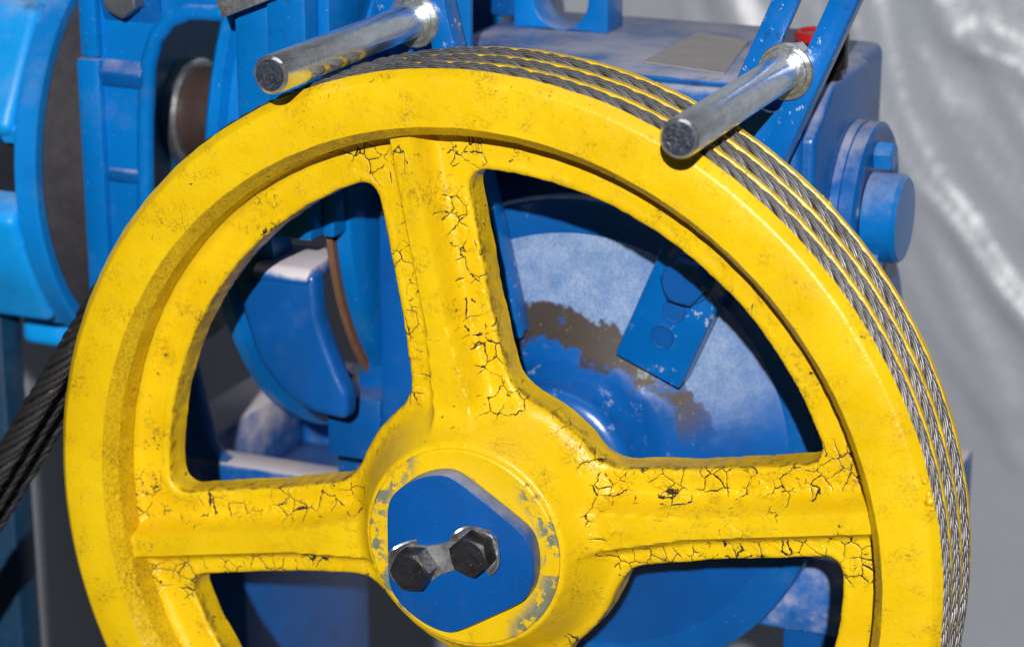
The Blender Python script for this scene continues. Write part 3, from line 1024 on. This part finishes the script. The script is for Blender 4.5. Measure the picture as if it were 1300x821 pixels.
def build_motor():
    root = thing("motor", (-480, AX_Y, -60), "light blue motor with bolted flange at the left edge", "motor")
    C = (AX_Y, 128)
    lathe("flange", [(60, -372), (149, -371.5), (151, -373), (151, -386), (149, -388), (60, -388)], C, 'X', M['blue_flange'], root, 120)
    lathe("body", [(40, -388.2), (126, -388.4), (126, -402), (118, -408), (118, -436), (128, -442), (128, -640), (60, -660), (10, -660)], C, 'X', M['blue_motor'], root, 120)
    for k, a in enumerate((196, 226, 256, 166, 136, 286)):
        y, z = C[0] + 138 * math.cos(R_(a)), C[1] + 138 * math.sin(R_(a))
        hexbolt("bolt", (-388.2, y, z), (-1, 0, 0), 19, 13, M['blue_motor'], root, 0.2 * k)
    # ears carrying the flange bolts, with open gaps between them
    for a in (150, 206, 262):
        t = R_(a)
        bm = bmesh.new(); bmesh.ops.create_cube(bm, size=1)
        for v in bm.verts:
            v.co = Vector((-420 + v.co.x * 62, v.co.y * 34, v.co.z * 92))
        bevel(bm, 7, 3)
        for v in bm.verts:
            y, z = v.co.y, v.co.z
            rr = 132 + y
            v.co = Vector((v.co.x, C[0] + rr * math.cos(t) - z * math.sin(t), C[1] + rr * math.sin(t) + z * math.cos(t)))
        bmobj("flange_ear", bm, M['blue_motor'], root)
    box("stand", -640, -452, 220, 246, -1099, 20, M['stand_shaded_blue'], root, 4)
    lathe("vent_shade", [(120, -446), (129.5, -446), (129.5, -390), (120, -390)], C, 'X', M['dark'], root, 20, closed=True, a0=167, a1=190)  # solid dark block between the ears, its colour stands for shade in the opening
build_motor()

def build_drum():
    o = lathe("brake_drum", [(60, -336), (141, -336), (144, -338), (144, -369), (142.5, -371), (60, -371)], (AX_Y, 128), 'X', M['rubber'], None, 120)
    o["label"] = "dark grey brake drum between the light blue motor flange and blue housing"
    o["category"] = "brake drum"
build_drum()

def build_lantern():
    root = thing("coupling_housing", (-280, AX_Y, -60), "blue open cast coupling housing between brake drum and gearbox", "housing")
    C = (AX_Y, AX_Z)
    # C-shaped front wall with the curved window
    wall = [(-324, 320), (-324, 20), (-296, 20), (-291, 70), (-287, 110), (-285, 141), (-283, 180), (-279, 214), (-273, 231), (-262, 243), (-246, 249), (-205, 250), (-205, 320)]
    prism("front_wall", wall, 'Y', 150, 163, M['blue'], root, 5, 3)
    arc = [(-290, 60), (-287, 100), (-284, 141), (-282, 180), (-278, 214), (-272, 231), (-261, 243), (-246, 249), (-207, 250)]
    pth = []
    for (ax_, az_), (bx_, bz_) in zip(arc[:-1], arc[1:]):
        for q in range(4): pth.append((ax_ + (bx_ - ax_) * q / 4 - 2.5, 152, az_ + (bz_ - az_) * q / 4 + 1.0))
    vv, ff = tube_pts(pth, 5.5, 14)
    obj("arch_rim", vv, ff, M['blue'], root, None)
    prism("top_slope", [(146, 300), (146, 262), (151, 236), (151, 300)], 'X', -311, -268, M['blue_dusty'], root, 2, 2)
    box("edge_plate", -328.5, -312, 144, 176, 20, 217, M['blue'], root, 2.5)
    box("edge_plate", -325, -312, 144, 176, 217.5, 320, M['blue'], root, 2.5)
    prism("rib", [(144, 209), (151, 218), (151, 199), (146, 201)], 'X', -312, -282, M['blue_dusty'], root, 1.5, 2)
    prism("rib", [(147, 146), (151, 148), (151, 138), (148, 139)], 'X', -312, -287, M['blue_dusty'], root, 1.5, 2)
    hexbolt("bolt", (-290, 149.8, 258), (0, -1, 0), 22, 14, M['bolt_grey'], root, 0.1)
    # coupling half, collar and shaft visible through the window
    SC = (246, 164)
    lathe("coupling_disc", [(20, -311), (78, -311), (80, -313), (80, -320), (20, -320)], SC, 'X', M['teal'], root, 96)
    lathe("shaft_collar", [(20, -311), (35, -310.8), (36, -309), (36, -302), (34, -299.5), (20, -299)], SC, 'X', M['steel'], root, 64)
    lathe("shaft", [(31, -299.2), (31, -212), (10, -211)], SC, 'X', M['brown'], root, 64)
    # big ring flange towards the gearbox, its lower left shows through the wheel
    RC = (AX_Y, 150)
    lathe("ring_flange", [(168, -218), (198, -218), (201, -215), (201, -208), (195, -205), (193, -186), (190, -179), (168, -178)], RC, 'X', M['blue'], root, 140, closed=True)
    lathe("ring_lip", [(150, -147.5), (180, -147.5), (181, -146.5), (181, -144), (180, -143.2), (150, -143.2)], RC, 'X', M['rust'], root, 140, closed=True)
    lathe("inner_ring", [(140, -143), (176, -143), (178, -141), (178, -132), (174, -130), (140, -130)], RC, 'X', M['blue'], root, 140, closed=True)
    arm = [(-199, 89), (-197, 75), (-191, 56), (-185, 44), (-175, 32), (-164, 23), (-149, 18), (-128, 16), (-127, 34), (-132, 43), (-140, 62), (-146, 81), (-147, 107), (-184, 104)]
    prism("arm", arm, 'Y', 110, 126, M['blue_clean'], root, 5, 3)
    prism("shelf", [(107, 105), (112, 109), (150, 112), (150, 100), (107, 100)], 'X', -188, -150, M['bed'], root, 2, 2)
    box("mounting_plate", -192, -150, 90, 94, 261, 300, M['galv'], root, 0.8, rot=('Y', -22, (-190, 92, 261)))
build_lantern()

def build_bed():
    root = thing("bed_frame", (-80, 300, -110), "blue dusty steel bed frame under the machine seen through the wheel", "frame")
    box("beam", -334, 190, 196, 222, -112, -61, M['bed'], root, 3)
    box("beam", -334, 190, 372, 420, -112, -61, M['bed'], root, 3)
    box("cross_member", -336, -296, 222.5, 371.5, -110, -60.5, M['bed'], root, 3)
    box("cross_member", 60, 110, 222.5, 371.5, -110, -60.5, M['bed'], root, 3)
    # left foot curving up to the motor side
    ft = [(-332, -60.5), (-262, -60.5), (-268, -58), (-274, -50), (-278, -35), (-284, -5), (-292, 30), (-332, 30)]
    prism("motor_foot", ft, 'Y', 196, 208, M['blue_clean'], root, 3, 3)
    for x in (-290, 150):
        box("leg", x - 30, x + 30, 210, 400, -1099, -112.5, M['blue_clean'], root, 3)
    box("lower_beam", -259.5, 119.5, 250, 330, -620, -540, M['blue_clean'], root, 3)
build_bed()
